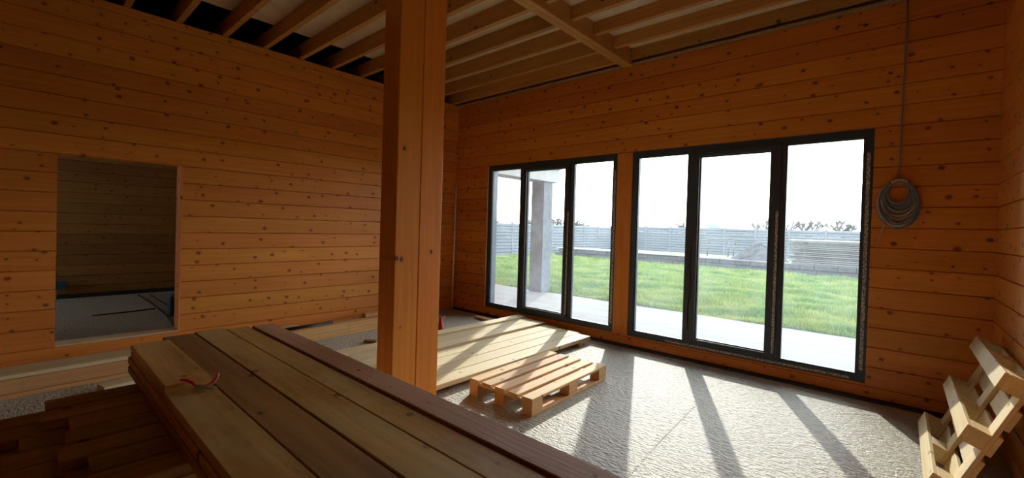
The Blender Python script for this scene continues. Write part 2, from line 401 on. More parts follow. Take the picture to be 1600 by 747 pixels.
wr = empty('wall_right', (XR, 0, 0)); tag(wr, 'right wall of orange knotty log planks', kind='structure')
for k in range(len(blines) - 1):
    z1, z0 = blines[k] , blines[k + 1]
    if z1 <= z0 + 0.001: continue
    board('plank', YB - YF, z1 - z0, TW, 'wall', (TW / 2, (YB + YF) / 2, (z0 + z1) / 2), 'wr', wr, c=0.0055, cz=0.016)

wf = empty('wall_front', (0, YF, 0)); tag(wf, 'wall behind the camera', kind='structure')
ADDED_WIN = (-10.85, -9.3, 0.8, 2.4)  # window added in the unseen wall to light the adjoining floor
for nm, lo, hi in (('wall_panel', (ADDED_WIN[1], -TW, 0), (XR + TW, 0, 3.92)), ('wall_panel', (XFAR - TW, -TW, 0), (ADDED_WIN[0], 0, 3.92)),
                   ('wall_panel', (ADDED_WIN[0], -TW, 0), (ADDED_WIN[1], 0, ADDED_WIN[2])), ('wall_panel', (ADDED_WIN[0], -TW, ADDED_WIN[3]), (ADDED_WIN[1], 0, 3.92))):
    box(nm, lo, hi, 'wall', wf)
box('pane', (ADDED_WIN[0], -0.11, ADDED_WIN[2]), (ADDED_WIN[1], -0.09, ADDED_WIN[3]), 'glass', wf)  # glass of the added window

wa = empty('wall_far', (XFAR, 0, 0)); tag(wa, 'dim log plank wall of the room beyond the doorway', kind='structure')
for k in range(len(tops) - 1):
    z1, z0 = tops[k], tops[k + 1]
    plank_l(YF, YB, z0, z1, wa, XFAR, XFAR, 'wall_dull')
bs = box('shade_strip_far', (XFAR + 0.001, YF, 0.0), (XFAR + 0.02, YB, 0.075), 'black'); tag(bs, 'black strip in place of the shaded gap along the foot of the far room wall', kind='structure')  # shade of the gap under the far wall, put in as a black strip
wn = box('wall_adjoining', (XFAR - TW, YB, 0), (XL - TW, YB + TW, 3.92), 'wall'); tag(wn, 'outer wall of the adjoining room', kind='structure')
ca = box('ceiling_adjoining', (XFAR - TW, YF, 3.42), (XL - TW - 0.02, YB, 3.5), 'deck'); tag(ca, 'ceiling of the adjoining room', kind='structure')

# ------------------------------------------------------------------ ceiling: deck, joists, main beam
ce = empty('ceiling', (0, 0, 3.845)); tag(ce, 'open timber ceiling of joists under a pale deck', kind='structure')
DECK = 3.845
ys = [YF - TW + i * 1.25 for i in range(8)] + [YB + TW]
ys = [y for y in ys if y < YB] + [YB + TW]
for i in range(len(ys) - 1):
    for x0, x1 in ((-5.72, -4.2), (-4.2, -2.73), (-2.73, XR + TW)):  # deck stops short at left to leave a dark void
        box('deck_panel', (x0 + 0.002, ys[i] + 0.002, 0.0), (x1 - 0.002, ys[i + 1] - 0.002, 0.022), 'deck', ce)
box('dark_void_lid', (-11.3, YF - 0.3, 0.80), (XR + 0.3, YB + 0.3, 0.85), 'black', ce)  # added unseen black box over the deck, darkens the void above the left wall
for lo, hi in (((-11.3, YF - 0.3, -0.45), (-11.25, YB + 0.3, 0.80)), ((XR + 0.25, YF - 0.3, 0.03), (XR + 0.3, YB + 0.3, 0.80)),
               ((-11.25, YF - 0.3, 0.03), (XR + 0.25, YF - 0.25, 0.80)), ((-11.25, YB + 0.2, -0.02), (XR + 0.25, YB + 0.25, 0.80))):
    box('dark_void_side', lo, hi, 'black', ce)  # sides of the added black box
BX0, BX1 = -2.80, -2.665
for x0, x1 in ((BX0, (BX0 + BX1) / 2 - 0.001), ((BX0 + BX1) / 2 + 0.001, BX1)):
    board('beam_lamella', YB + 0.1 - YF, DECK - 3.635, x1 - x0, 'joist', ((x0 + x1) / 2, (YB + 0.1 + YF) / 2, (3.635 - DECK) / 2), 'wl', ce, c=0.004)
k = 0
while 5.10 - 0.44 * k > YF:
    y = 5.10 - 0.44 * k; k += 1
    board('joist', -BX0 * 0 + (BX0 - 0.003) - (-8.5), DECK - 3.664, 0.06, 'joist', ((BX0 - 8.5) / 2, y, (3.663 - DECK) / 2), 'wb', ce, c=0.002)
def hanger(j, y):
    # sheet steel shoe: two cheeks and a seat
    V, Fc = [], []
    for lo, hi in (((BX1 + 0.002, y - 0.034, -0.155), (BX1 + 0.045, y - 0.031, -0.02)), ((BX1 + 0.002, y + 0.031, -0.155), (BX1 + 0.045, y + 0.034, -0.02)),
                   ((BX1 + 0.002, y - 0.034, -0.158), (BX1 + 0.07, y + 0.034, -0.155)), ((BX1 + 0.0005, y - 0.07, -0.13), (BX1 + 0.003, y - 0.031, -0.02))):
        b0 = len(V); x0, y0, z0 = lo; x1, y1, z1 = hi
        V += [(x0, y0, z0), (x1, y0, z0), (x1, y1, z0), (x0, y1, z0), (x0, y0, z1), (x1, y0, z1), (x1, y1, z1), (x0, y1, z1)]
        Fc += [tuple(b0 + i for i in q) for q in ((3, 2, 1, 0), (4, 5, 6, 7), (0, 1, 5, 4), (1, 2, 6, 5), (2, 3, 7, 6), (3, 0, 4, 7))]
    h = mesh_obj('joist_hanger', V, Fc, 'steel'); h.parent = j; h.matrix_parent_inverse = j.matrix_local.inverted()
    return h
k = 0
while 5.215 - 0.455 * k > YF:
    y = 5.215 - 0.455 * k; k += 1
    j = board('joist', XR + 0.1 - (BX1 + 0.003), DECK - 3.705, 0.06, 'joist', ((XR + 0.1 + BX1 + 0.003) / 2, y, (3.703 - DECK) / 2), 'wb', ce, c=0.002)
    if y > 1.5: hanger(j, y)
# ragged insulation squeezed on top of the window wall
def wool_strip(x0, x1):
    n = int((x1 - x0) / 0.05); V, Fc = [], []
    r_ = random.Random(int(abs(x0) * 100))
    for i in range(n + 1):
        x = x0 + (x1 - x0) * i / n
        a = 0.012 * r_.random(); h = 0.03 + 0.014 * r_.random()
        V += [(x, YB - 0.03 - a, ZTB - DECK), (x, YB + 0.1, ZTB - DECK), (x, YB + 0.1, ZTB - DECK + 0.06), (x, YB - 0.022 - a, ZTB - DECK + h), (x, YB - 0.04 - a, ZTB - DECK + h * 0.5)]
    for i in range(n):
        for q in range(5):
            q2 = (q + 1) % 5; Fc.append((i * 5 + q, i * 5 + q2, i * 5 + 5 + q2, i * 5 + 5 + q))
    Fc += [(4, 3, 2, 1, 0), tuple(range(n * 5, n * 5 + 5))]
    mesh_obj('insulation_strip', V, Fc, 'wool', ce)
wool_strip(XL, BX0 - 0.003); wool_strip(BX1 + 0.003, XR)
box('wall_plate', (XR + 0.101, YF, ZTB - DECK), (XR + TW, YB + TW, -0.001), 'joist', ce)
box('wall_plate', (XL - TW - 0.1, YB + 0.03, ZTB - DECK + 0.02), (XR, YB + 0.12, -0.001), 'joist', ce)

# ------------------------------------------------------------------ post
po = empty('timber_post', (-2.72, 1.925, 0)); tag(po, 'tall orange laminated timber post between the lumber pile and the pallet', 'post')
for i, (y0, y1) in enumerate(((1.722, 1.9225), (1.9245, 2.128))):
    board('lamella', 3.633, y1 - y0, 0.20, 'post', (0, (y0 + y1) / 2 - 1.925, 3.633 / 2), 'vx', po, c=0.006)

# ------------------------------------------------------------------ windows
def window(n, x0, x1, handle_side):
    w = empty('window_%d' % n, ((x0 + x1) / 2, YB, WZ0)); tag(w, 'three-part dark grey glazed door unit', kind='structure')
    ox = (x0 + x1) / 2
    def bar(name, a0, a1, z0, z1, y0, y1, mat='frame', parent=w):
        return box(name, (x0 + a0 - ox, y0, z0 - WZ0), (x0 + a1 - ox, y1, z1 - WZ0), mat, parent)
    W = x1 - x0
    ya, yb = 0.004, 0.085
    bar('frame_rail', 0, W, WZ0, 0.203, ya, yb); bar('frame_rail', 0, W, 2.443, WZ1, ya, yb)
    bar('frame_stile', 0, 0.068, 0.203, 2.443, ya, yb); bar('frame_stile', W - 0.068, W, 0.203, 2.443, ya, yb)
    m0, m1, m2, m3 = 0.708, 0.752, 1.665, 1.707
    bar('mullion', m0, m1, 0.203, 2.443, ya, yb); bar('mullion', m2, m3, 0.203, 2.443, ya, yb)
    # opening sash, a little proud of the frame
    sash = bpy.data.objects.new('sash', None); link(sash, w); sash.empty_display_size = 0.1
    bar('stile', m1, m1 + 0.09, 0.203, 2.443, -0.012, 0.07, parent=sash); bar('stile', m2 - 0.09, m2, 0.203, 2.443, -0.012, 0.07, parent=sash)
    bar('rail', m1 + 0.09, m2 - 0.09, 0.203, 0.25, -0.012, 0.07, parent=sash); bar('rail', m1 + 0.09, m2 - 0.09, 2.39, 2.443, -0.012, 0.07, parent=sash)
    # glazing beads and panes
    for a0, a1, z0, z1 in ((0.068, m0, 0.203, 2.443), (m1 + 0.09, m2 - 0.09, 0.25, 2.39), (m3, W - 0.068, 0.203, 2.443)):
        host = sash if z0 > 0.22 else w
        p = bar('pane', a0, a1, z0, z1, 0.040, 0.046, 'glass', host)
        g = 0.012
        V, Fc = [], []
        for b0, b1, c0, c1 in ((a0, a0 + g, z0, z1), (a1 - g, a1, z0, z1), (a0 + g, a1 - g, z0, z0 + g), (a0 + g, a1 - g, z1 - g, z1)):
            i0 = len(V); X0, X1 = x0 + b0 - ox, x0 + b1 - ox; Z0, Z1 = c0 - WZ0, c1 - WZ0
            V += [(X0, 0.02, Z0), (X1, 0.02, Z0), (X1, 0.06, Z0), (X0, 0.06, Z0), (X0, 0.02, Z1), (X1, 0.02, Z1), (X1, 0.06, Z1), (X0, 0.06, Z1)]
            Fc += [tuple(i0 + i for i in q) for q in ((3, 2, 1, 0), (4, 5, 6, 7), (0, 1, 5, 4), (1, 2, 6, 5), (2, 3, 7, 6), (3, 0, 4, 7))]
        mesh_obj('glazing_bead', V, Fc, 'frame', host)
    for a0, a1, z0, z1 in ((0.0, 0.012, 0.14, WZ1), (W - 0.012, W, 0.14, WZ1), (0.012, W - 0.012, WZ1 - 0.012, WZ1)):
        bar('reveal_liner', a0, a1, z0, z1, 0.0855, 0.215)
    # printed protective tape left on the profiles
    bar('protective_tape', m2 - 0.03, m2 - 0.005, 0.26, 1.75, -0.0135, -0.0122, 'tape', sash)
    bar('protective_tape', W - 0.05, W - 0.022, 0.25, 2.3, 0.0022, 0.0038, 'tape')
    if n == 2:
        bar('protective_tape', 0.50, W - 0.12, WZ0 + 0.012, WZ0 + 0.036, 0.0022, 0.0038, 'tape')
    hx = x0 + m1 + 0.03 - ox
    tube('handle_cable', [(hx, -0.014, 1.35 - WZ0), (hx - 0.012, -0.02, 1.1 - WZ0), (hx + 0.008, -0.022, 0.85 - WZ0), (hx - 0.02, -0.02, 0.6 - WZ0), (hx - 0.012, -0.018, 0.35 - WZ0)], 0.006, 'black', w, 6)
    return w
window(1, *W1, 1); window(2, *W2, 1)
# outer drip sills
for (x0, x1) in (W1, W2):
    s = box('trim_sill', (x0, YB + 0.086, WZ0 - 0.03), (x1, YB + 0.24, WZ0 - 0.002), 'frame'); tag(s, 'dark metal drip sill outside the glazing', kind='structure')
# white edge strip of the left glazing and black strip standing in for the dark floor gap at the window wall
tw_ = box('trim_1', (W1[0] - 0.016, YB - 0.006, WZ0), (W1[0] - 0.001, YB + 0.004, WZ1), 'white'); tag(tw_, 'pale sealing strip beside the left glazing', kind='structure')
def strip(name, x0, x1, y0, y1):
    n = 60; V, Fc = [], []; r_ = random.Random(3)
    for i in range(n + 1):
        x = x0 + (x1 - x0) * i / n; e = 0.018 * r_.random()
        V += [(x, y0 - e, 0.0005), (x, y1, 0.0005), (x, y1, 0.018), (x, y0 - e + 0.01, 0.01)]
    for i in range(n):
        for q in range(4):
            q2 = (q + 1) % 4; Fc.append((i * 4 + q, i * 4 + q2, i * 4 + 4 + q2, i * 4 + 4 + q))
    Fc += [(3, 2, 1, 0), tuple(range(n * 4, n * 4 + 4))]
    return mesh_obj(name, V, Fc, 'black')
tag(strip('shade_strip_back', XL + 0.01, XR - 0.01, YB - 0.085, YB - 0.002), 'ragged black strip in place of the dark gap along the foot of the window wall', kind='structure')  # darkness of the gap between slab and wall, painted as a black strip

# ------------------------------------------------------------------ foreground lumber pile (boards run along X)
PG = 'planks of the foreground lumber pile'
def top_board(x0, x1, y0, y1, ztop, t, mat, label, turn=0.0):
    o = board('plank', x1 - x0, y1 - y0, t, mat, ((x0 + x1) / 2, (y0 + y1) / 2, ztop - t / 2), 'x', None, c=0.004, turn=turn)
    return tag(o, label, 'plank', PG)
top_board(-3.66, -2.66, 0.470, 0.668, 0.672, 0.034, 'lumber', 'short brown offcut plank lying on top at the near left corner of the foreground pile')
T5 = [(-3.64, 0.42, 0.470, 0.672, 'lumber', 'brown long plank at the near edge of the foreground pile, with the pliers'),
      (-3.92, 0.40, 0.676, 0.866, 'lumber_dark', 'dark brown long plank, second from the near edge of the foreground pile'),
      (-3.97, 0.35, 0.876, 1.066, 'lumber', 'greenish dusty long plank in the middle of the foreground pile'),
      (-3.92, 0.44, 1.069, 1.222, 'lumber', 'golden brown long plank beside the rough greyish edge plank of the foreground pile'),
      (-3.86, 0.38, 1.236, 1.392, 'lumber_purple', 'rough greyish-purple plank along the far edge of the foreground pile')]
for i, (x0, x1, y0, y1, mt, lb) in enumerate(T5):
    top_board(x0, x1, y0, y1, 0.636 if i < 4 else 0.645, 0.042, mt, lb)
for lay in range(2):
    z = 0.592 - lay * 0.044
    for i in range(4):
        y0 = 0.462 + i * 0.233 - 0.006 * lay
        o = board('plank', 4.0, 0.2, 0.042, 'lumber_dark' if (i + lay) % 2 else 'walltimber', (-1.69 + 0.03 * ((i + 2 * lay) % 3), y0 + 0.10, z - 0.021), 'x', None, c=0.004)
        if i == 0: lb = ('brown plank in the side of the foreground pile, directly under its top layer', 'lowest plank in the near side of the foreground pile')[lay]
        else: lb = '%s covered plank from the near side in the %s layer of the foreground pile' % (('', 'second', 'third', 'fourth')[i], ('middle', 'bottom')[lay])
        tag(o, lb, 'plank', PG)
# dark stack crosswise beneath it (boards run along Y)
LG = 'dark planks crosswise under the foreground pile'
zb = 0.504
low = [(-3.30, 0.16, 0.09, 'leftmost plank of the dark crosswise stack under the foreground pile'),
       (-3.12, 0.155, 0.07, 'second plank from the left in the dark crosswise stack'),
       (-2.94, 0.165, 0.16, 'third plank from the left in the dark crosswise stack'),
       (-2.76, 0.16, 0.14, 'fourth plank from the left in the dark crosswise stack'),
       (-2.58, 0.16, 0.11, 'fifth plank from the left in the dark crosswise stack'),
       (-2.40, 0.16, 0.19, 'sixth plank from the left in the dark crosswise stack'),
       (-2.22, 0.16, -0.05, 'seventh plank from the left in the dark crosswise stack')]
for i, (x, w_, y0, lb) in enumerate(low):
    t = 0.048
    tag(board('plank', 1.42 - y0, w_, t, 'lumber_dark', (x, (y0 + 1.42) / 2, zb - t / 2 - 0.004), 'y', None, c=0.004), lb, 'plank', LG)
ORD = ['leftmost', 'second from left', 'third from left', 'fourth from left', 'fifth from left', 'sixth from left', 'seventh from left']
for i in range(7):
    x = -3.29 + i * 0.178
    y0 = (-0.10, -0.22, 0.0, -0.16, -0.3, -0.05, -0.2)[i]
    o = board('plank', 1.42 - y0, 0.165, 0.046, 'lumber_dark', (x, (y0 + 1.42) / 2, zb - 0.054 - 0.0235), 'y', None, c=0.004)
    tag(o, ORD[i] + ' plank in the second layer of the dark crosswise stack', 'plank', LG)
for i, (y, lb) in enumerate(((0.02, 'nearest'), (0.68, 'middle'), (1.28, 'farthest'))):
    for k, lv in enumerate(('lower', 'upper')):
        o = board('sleeper', 1.35, 0.2, 0.20, 'lumber_dark', (-2.75, y, 0.1005 + k * 0.201), 'x', None, c=0.008)
        tag(o, '%s %s dark timber sleeper carrying the crosswise stack' % (lb, lv), 'sleeper', 'sleepers under the crosswise stack')

# ------------------------------------------------------------------ pliers on the pile
pl = empty('pliers', (-2.612, 0.60, 0.640), math.radians(58)); tag(pl, 'small pliers with red grips lying on the foreground pile', 'pliers')
def flat_arc(pts, r_, name, mat): return tube(name, pts, r_, mat, pl, 8)
flat_arc([(-0.085, 0.012, 0.048), (-0.06, 0.014, 0.044), (-0.03, 0.008, 0.03), (-0.008, 0.0, 0.012)], [0.007, 0.009, 0.008, 0.006], 'handle', 'red')
flat_arc([(0.075, 0.03, 0.066), (0.07, 0.022, 0.045), (0.055, 0.012, 0.022), (0.03, 0.004, 0.012), (0.0, 0.0, 0.01)], [0.006, 0.009, 0.008, 0.007, 0.006], 'handle', 'pinkred')
flat_arc([(-0.012, -0.002, 0.011), (0.02, -0.010, 0.011), (0.05, -0.018, 0.009), (0.085, -0.022, 0.007)], [0.008, 0.011, 0.009, 0.004], 'jaw', 'steel')
lathe('pivot', [(0.009, 0.0), (0.009, 0.02), (0.004, 0.023)], 'steel', pl, 12)

# ------------------------------------------------------------------ timber along the left wall
WG = 'timbers stacked along the left wall'
TT = 0.058                                    # the run lies slightly askew to the wall
def run(name, off, w_, y0, y1, z0, t, mat, lb, cat='timber', grp=WG):
    """off: distance of the front edge behind the skew line x = -5.285 - 0.058 y"""
    ym = (y0 + y1) / 2; x = -5.285 - 0.058 * ym - off - w_ / 2
    return tag(board(name, y1 - y0, w_, t, mat, (x, ym, z0 + t / 2), 'y', None, c=0.004, turn=TT), lb, cat, grp)
run('timber', 0.0, 0.17, -2.0, 1.30, 0.001, 0.034, 'walltimber', 'flat board on the floor at the front of the wall-side timber, below the doorway')
run('timber', 0.035, 0.11, -1.9, 1.45, 0.036, 0.112, 'walltimber', 'square timber on edge along the left wall, below the doorway')
run('timber', 0.22, 0.14, -1.9, 1.40, 0.001, 0.147, 'walltimber', 'timber hidden under the pale board, nearest the wall below the doorway')
run('timber', 0.05, 0.30, -2.0, 1.35, 0.149, 0.034, 'pale', 'wide pale board lying on top of the timber below the doorway')
run('timber', 0.0, 0.14, 1.50, 3.9, 0.001, 0.030, 'walltimber', 'flat board at the bottom of the timber near the post, along the left wall')
run('timber', 0.02, 0.10, 1.52, 3.85, 0.032, 0.122, 'walltimber', 'square timber beam along the left wall, ending behind the post')
run('timber', 0.16, 0.12, 1.9, 3.0, 0.001, 0.10, 'walltimber', 'low timber under the black pipe beside the left wall')
run('timber', 0.30, 0.12, 1.9, 3.85, 0.001, 0.118, 'walltimber', 'timber beam close against the left wall near the post')
run('offcut', 0.30, 0.10, 2.08, 2.38, 0.120, 0.035, 'pale', 'short pale board end on the timber, left of the black pipe', 'offcut', None)
run('offcut', 0.29, 0.10, 3.33, 3.67, 0.120, 0.055, 'walltimber', 'short timber block on the wall-side beam next to the post', 'offcut', None)
bp_ = tube('pipe', [(-5.285 - 0.058 * 2.15 - 0.22, 2.15, 0.137), (-5.285 - 0.058 * 2.78 - 0.22, 2.78, 0.137)], 0.034, 'black', None, 16)
tag(bp_, 'short black plastic pipe lying on the timber by the left wall', 'pipe')

# floor scraps left
tag(board('offcut', 0.22, 0.15, 0.07, 'pale', (-4.98, 0.56, 0.036), 'y', None, turn=0.2), 'pale wood offcut on the floor left of the foreground pile', 'offcut')
tag(tube('wire_scrap', [(-4.86, 0.44, 0.006), (-4.82, 0.52, 0.02), (-4.84, 0.58, 0.03), (-4.80, 0.62, 0.012), (-4.77, 0.57, 0.006), (-4.80, 0.68, 0.008)], 0.005, 'black', None, 6), 'dark twisted wire scrap beside the pale offcut', 'wire')

# ------------------------------------------------------------------ flat pile of fresh boards on the floor
FG = 'fresh boards in the low floor pile'
names = ['nearest to the pallet, at the edge', 'second from the pallet', 'third from the pallet', 'fourth from the pallet']
fx = [-3.0, -3.205, -3.415, -3.62, -3.825]
ends = [5.0, 5.07, 5.06, 5.10]
for i in range(4):
    o = board('board', ends[i] - 1.45, fx[i] - fx[i + 1] - 0.010, 0.045, 'pale', ((fx[i] + fx[i + 1]) / 2, (ends[i] + 1.45) / 2, 0.045 + 0.0235), 'y', None, c=0.003, turn=0.008)
    tag(o, 'pale fresh board of the low floor pile, ' + names[i], 'board', FG)
for i, (x, w_) in enumerate(((-3.945, 0.19), (-4.145, 0.20))):
    o = board('board', 3.7, w_, 0.045, 'pale', (x, 3.28, 0.07 + 0.0235), 'y', None, c=0.003, turn=0.008)
    tag(o, ('raised pale board just past the step in the low floor pile', 'raised pale board next to the farthest one in the low floor pile')[i], 'board', FG)
o = board('board', 3.6, 0.16, 0.045, 'pale', (-4.34, 3.36, 0.095 + 0.0235), 'y', None, c=0.003, turn=0.0); tag(o, 'highest and farthest pale board of the low floor pile', 'board', FG)
for y, yl in ((1.9, 'post end'), (3.4, 'middle'), (4.75, 'window end')):
    for x0, x1, h, bl in ((-3.83, -2.99, 0.045, 'four low boards'), (-4.25, -3.84, 0.07, 'two raised boards'), (-4.43, -4.26, 0.095, 'farthest board')):
        tag(board('bearer', x1 - x0 - 0.01, 0.07, h - 0.001, 'walltimber', ((x0 + x1) / 2, y, h / 2), 'x', None), 'wooden bearer under the %s of the floor pile, %s' % (bl, yl), 'bearer', 'bearers under the low floor pile')

# ------------------------------------------------------------------ pallets
def pallet(name, loc, L, W, mat, label):
    """local frame: length along X, width along Y, deck on top (+Z), base on z=0"""
    e = empty(name, loc); tag(e, label, 'pallet')
    ww = [W * 0.155] * 5
    gap = (W - sum(ww)) / 4; y = -W / 2
    for i, q in enumerate(ww):
        board('deck_board', L, q, 0.022, mat, (rng.uniform(-0.004, 0.004), y + q / 2, 0.133), 'x', e, c=0.003); y += q + gap
    for sx in (-1, 0, 1):
        board('stringer_board', W, 0.14, 0.022, mat, (sx * (L / 2 - 0.07), 0, 0.111), 'y', e, c=0.002)
        for sy in (-1, 0, 1):
            bw = 0.10
            board('block', 0.14, bw, 0.078, mat, (sx * (L / 2 - 0.07), sy * (W / 2 - bw / 2), 0.061), 'x', e, c=0.003)
    for sy in (-1, 0, 1):
        board('skid', L, 0.10, 0.022, mat, (0, sy * (W / 2 - 0.05), 0.011), 'x', e, c=0.003)
    return e
p1 = pallet('pallet', (0, 0, 0), 1.22, 0.70, 'pallet', 'pale wooden pallet lying flat on the sunlit concrete floor')
p1.location = (-2.50, 3.29, 0.001); p1.rotation_euler = (0, 0, math.radians(91.8))
p2 = pallet('pallet', (0, 0, 0), 1.20, 0.80, 'pallet_old', 'weathered wooden pallet leaning on edge against the right wall')
th, yw = math.radians(68.0), math.radians(0.0)
eu = Vector((math.sin(yw), -math.cos(yw), 0)); ev = Vector((math.cos(yw) * math.cos(th), math.sin(yw) * math.cos(th), math.sin(th)))
en = eu.cross(ev)
if en.x > 0: en = -en                        # outward normal, to the room
# local X -> along the wall, local Z (deck side) -> towards the wall
Zl = -en; Xl = eu; Yl = Zl.cross(Xl)
org = Vector((0.143, 4.737, 0.055)) + eu * 0.6 + ev * 0.4
p2.matrix_world = Matrix(((Xl.x, Yl.x, Zl.x, org.x), (Xl.y, Yl.y, Zl.y, org.y), (Xl.z, Yl.z, Zl.z, org.z), (0, 0, 0, 1)))

# ------------------------------------------------------------------ cable coil on the window wall
cc = empty('cable_coil', (-0.03, YB - 0.006, 2.0)); tag(cc, 'grey cable coil hanging from a nail right of the glazing', 'cable')
tube('nail', [(0, -0.001, 0.0), (0, -0.06, 0.006)], 0.006, 'steel', cc, 8)
r_ = random.Random(11)
def loop(w_, h_, dx, y, tilt, mat, rad=0.0075):
    pts = []
    for i in range(41):
        t = 2 * math.pi * i / 40
        x = math.sin(t) * w_ / 2; z = -h_ / 2 + math.cos(t) * h_ / 2
        pts.append((dx + x + tilt * z, -0.014 - y - 0.012 * math.sin(3 * t + dx * 40) * 0.5, z + 0.012))
    tube('cable_loop', pts, rad, mat, cc, 6)
for i in range(17):
    s = i / 16
    loop(0.27 - 0.10 * s + r_.uniform(-0.02, 0.02), 0.42 - 0.22 * s + r_.uniform(-0.012, 0.012), r_.uniform(-0.014, 0.014), 0.008 + 0.0042 * (i % 6), r_.uniform(-0.06, 0.06), 'cable_light' if i in (2, 7, 9) else 'cable')
tube('cable_tie', [(-0.05, -0.05, 0.0), (-0.02, -0.055, 0.022), (0.02, -0.055, 0.024), (0.06, -0.05, 0.004)], 0.011, 'cable_light', cc, 8)
tube('cable_tail', [(-0.09, -0.045, -0.33), (-0.10, -0.035, -0.42), (-0.125, -0.025, -0.52), (-0.13, -0.02, -0.58)], 0.005, 'cable_light', cc, 6)
tube('cable_riser', [(0.0, -0.03, 0.02), (0.004, -0.014, 0.12), (0.006, -0.012, 0.8), (0.012, -0.012, 1.4), (0.01, -0.012, 1.64)], 0.006, 'cable', cc, 6)

# ------------------------------------------------------------------ corner bits
tag(tube('plastic_pipe', [(-6.005, 5.165, 0.001), (-6.022, 5.205, 2.22)], 0.016, 'white', None, 10), 'thin white plastic pipe leaning upright in the far corner', 'pipe')
cone = empty('traffic_cone', (-4.80, 3.93, 0)); tag(cone, 'small red plastic cone half hidden behind the timber post', 'cone')
box('base', (-0.085, -0.085, 0.0), (0.085, 0.085, 0.014), 'red', cone)
lathe('body', [(0.062, 0.0142), (0.045, 0.07), (0.03, 0.13), (0.016, 0.19), (0.012, 0.20)], 'red', cone, 20)
tag(board('offcut', 0.36, 0.10, 0.035, 'pallet', (-4.95, 4.94, 0.0185), 'x', None, turn=-0.05), 'short flat wood offcut on the floor by the far end of the low floor pile', 'offcut')
tag(board('offcut', 0.16, 0.08, 0.03, 'walltimber', (-5.52, 4.50, 0.016), 'x', None, turn=0.3), 'little dark wood chip on the floor near the far corner', 'offcut')
tag(board('offcut', 0.16, 0.07, 0.035, 'lumber_dark', (-4.92, 2.92, 0.0185), 'x', None, turn=0.7), 'small dark wood offcut on the floor left of the post', 'offcut')

# ------------------------------------------------------------------ room beyond the doorway
pp = empty('drain_pipe', (-8.24, 1.53, 0)); tag(pp, 'dark blue capped drain pipe standing behind the doorway edge', 'pipe')
lathe('pipe_body', [(0.055, 0.0), (0.055, 0.24), (0.068, 0.242), (0.068, 0.30)], 'blue', pp, 24)
lathe('pipe_cap', [(0.062, 0.3005), (0.062, 0.32), (0.045, 0.335)], 'cable', pp, 24)
tag(tube('floor_cable', [(-10.7, 1.47, 0.012), (-9.6, 1.49, 0.012), (-8.3, 1.47, 0.012), (-7.4, 1.40, 0.012), (-6.5, 1.34, 0.012)], 0.012, 'black', None, 8), 'black cable across the adjoining floor, left of the pair', 'cable', 'cables on the adjoining floor')
tag(tube('floor_cable', [(-10.7, 1.64, 0.012), (-9.8, 1.63, 0.012), (-8.9, 1.66, 0.012), (-8.4, 1.69, 0.012)], 0.012, 'black', None, 8), 'black cable across the adjoining floor, running to the drain pipe', 'cable', 'cables on the adjoining floor')
tag(tube('floor_cable', [(-8.86, 0.70, 0.01), (-8.9, 1.1, 0.01), (-8.95, 1.44, 0.01)], 0.009, 'black', None, 8), 'thin black cable end lying crosswise on the adjoining floor', 'cable', 'cables on the adjoining floor')
jb = empty('junction_box', (-10.975, 0.44, 0.16)); tag(jb, 'small blue plastic box with white pipe low on the far room wall', 'junction box')
box('box_body', (0.0, -0.09, 0.02), (0.07, 0.09, 0.16), 'blue', jb)
tube('pipe_stub', [(0.09, -0.05, -0.158), (0.09, -0.05, 0.018)], 0.02, 'white', jb, 10)

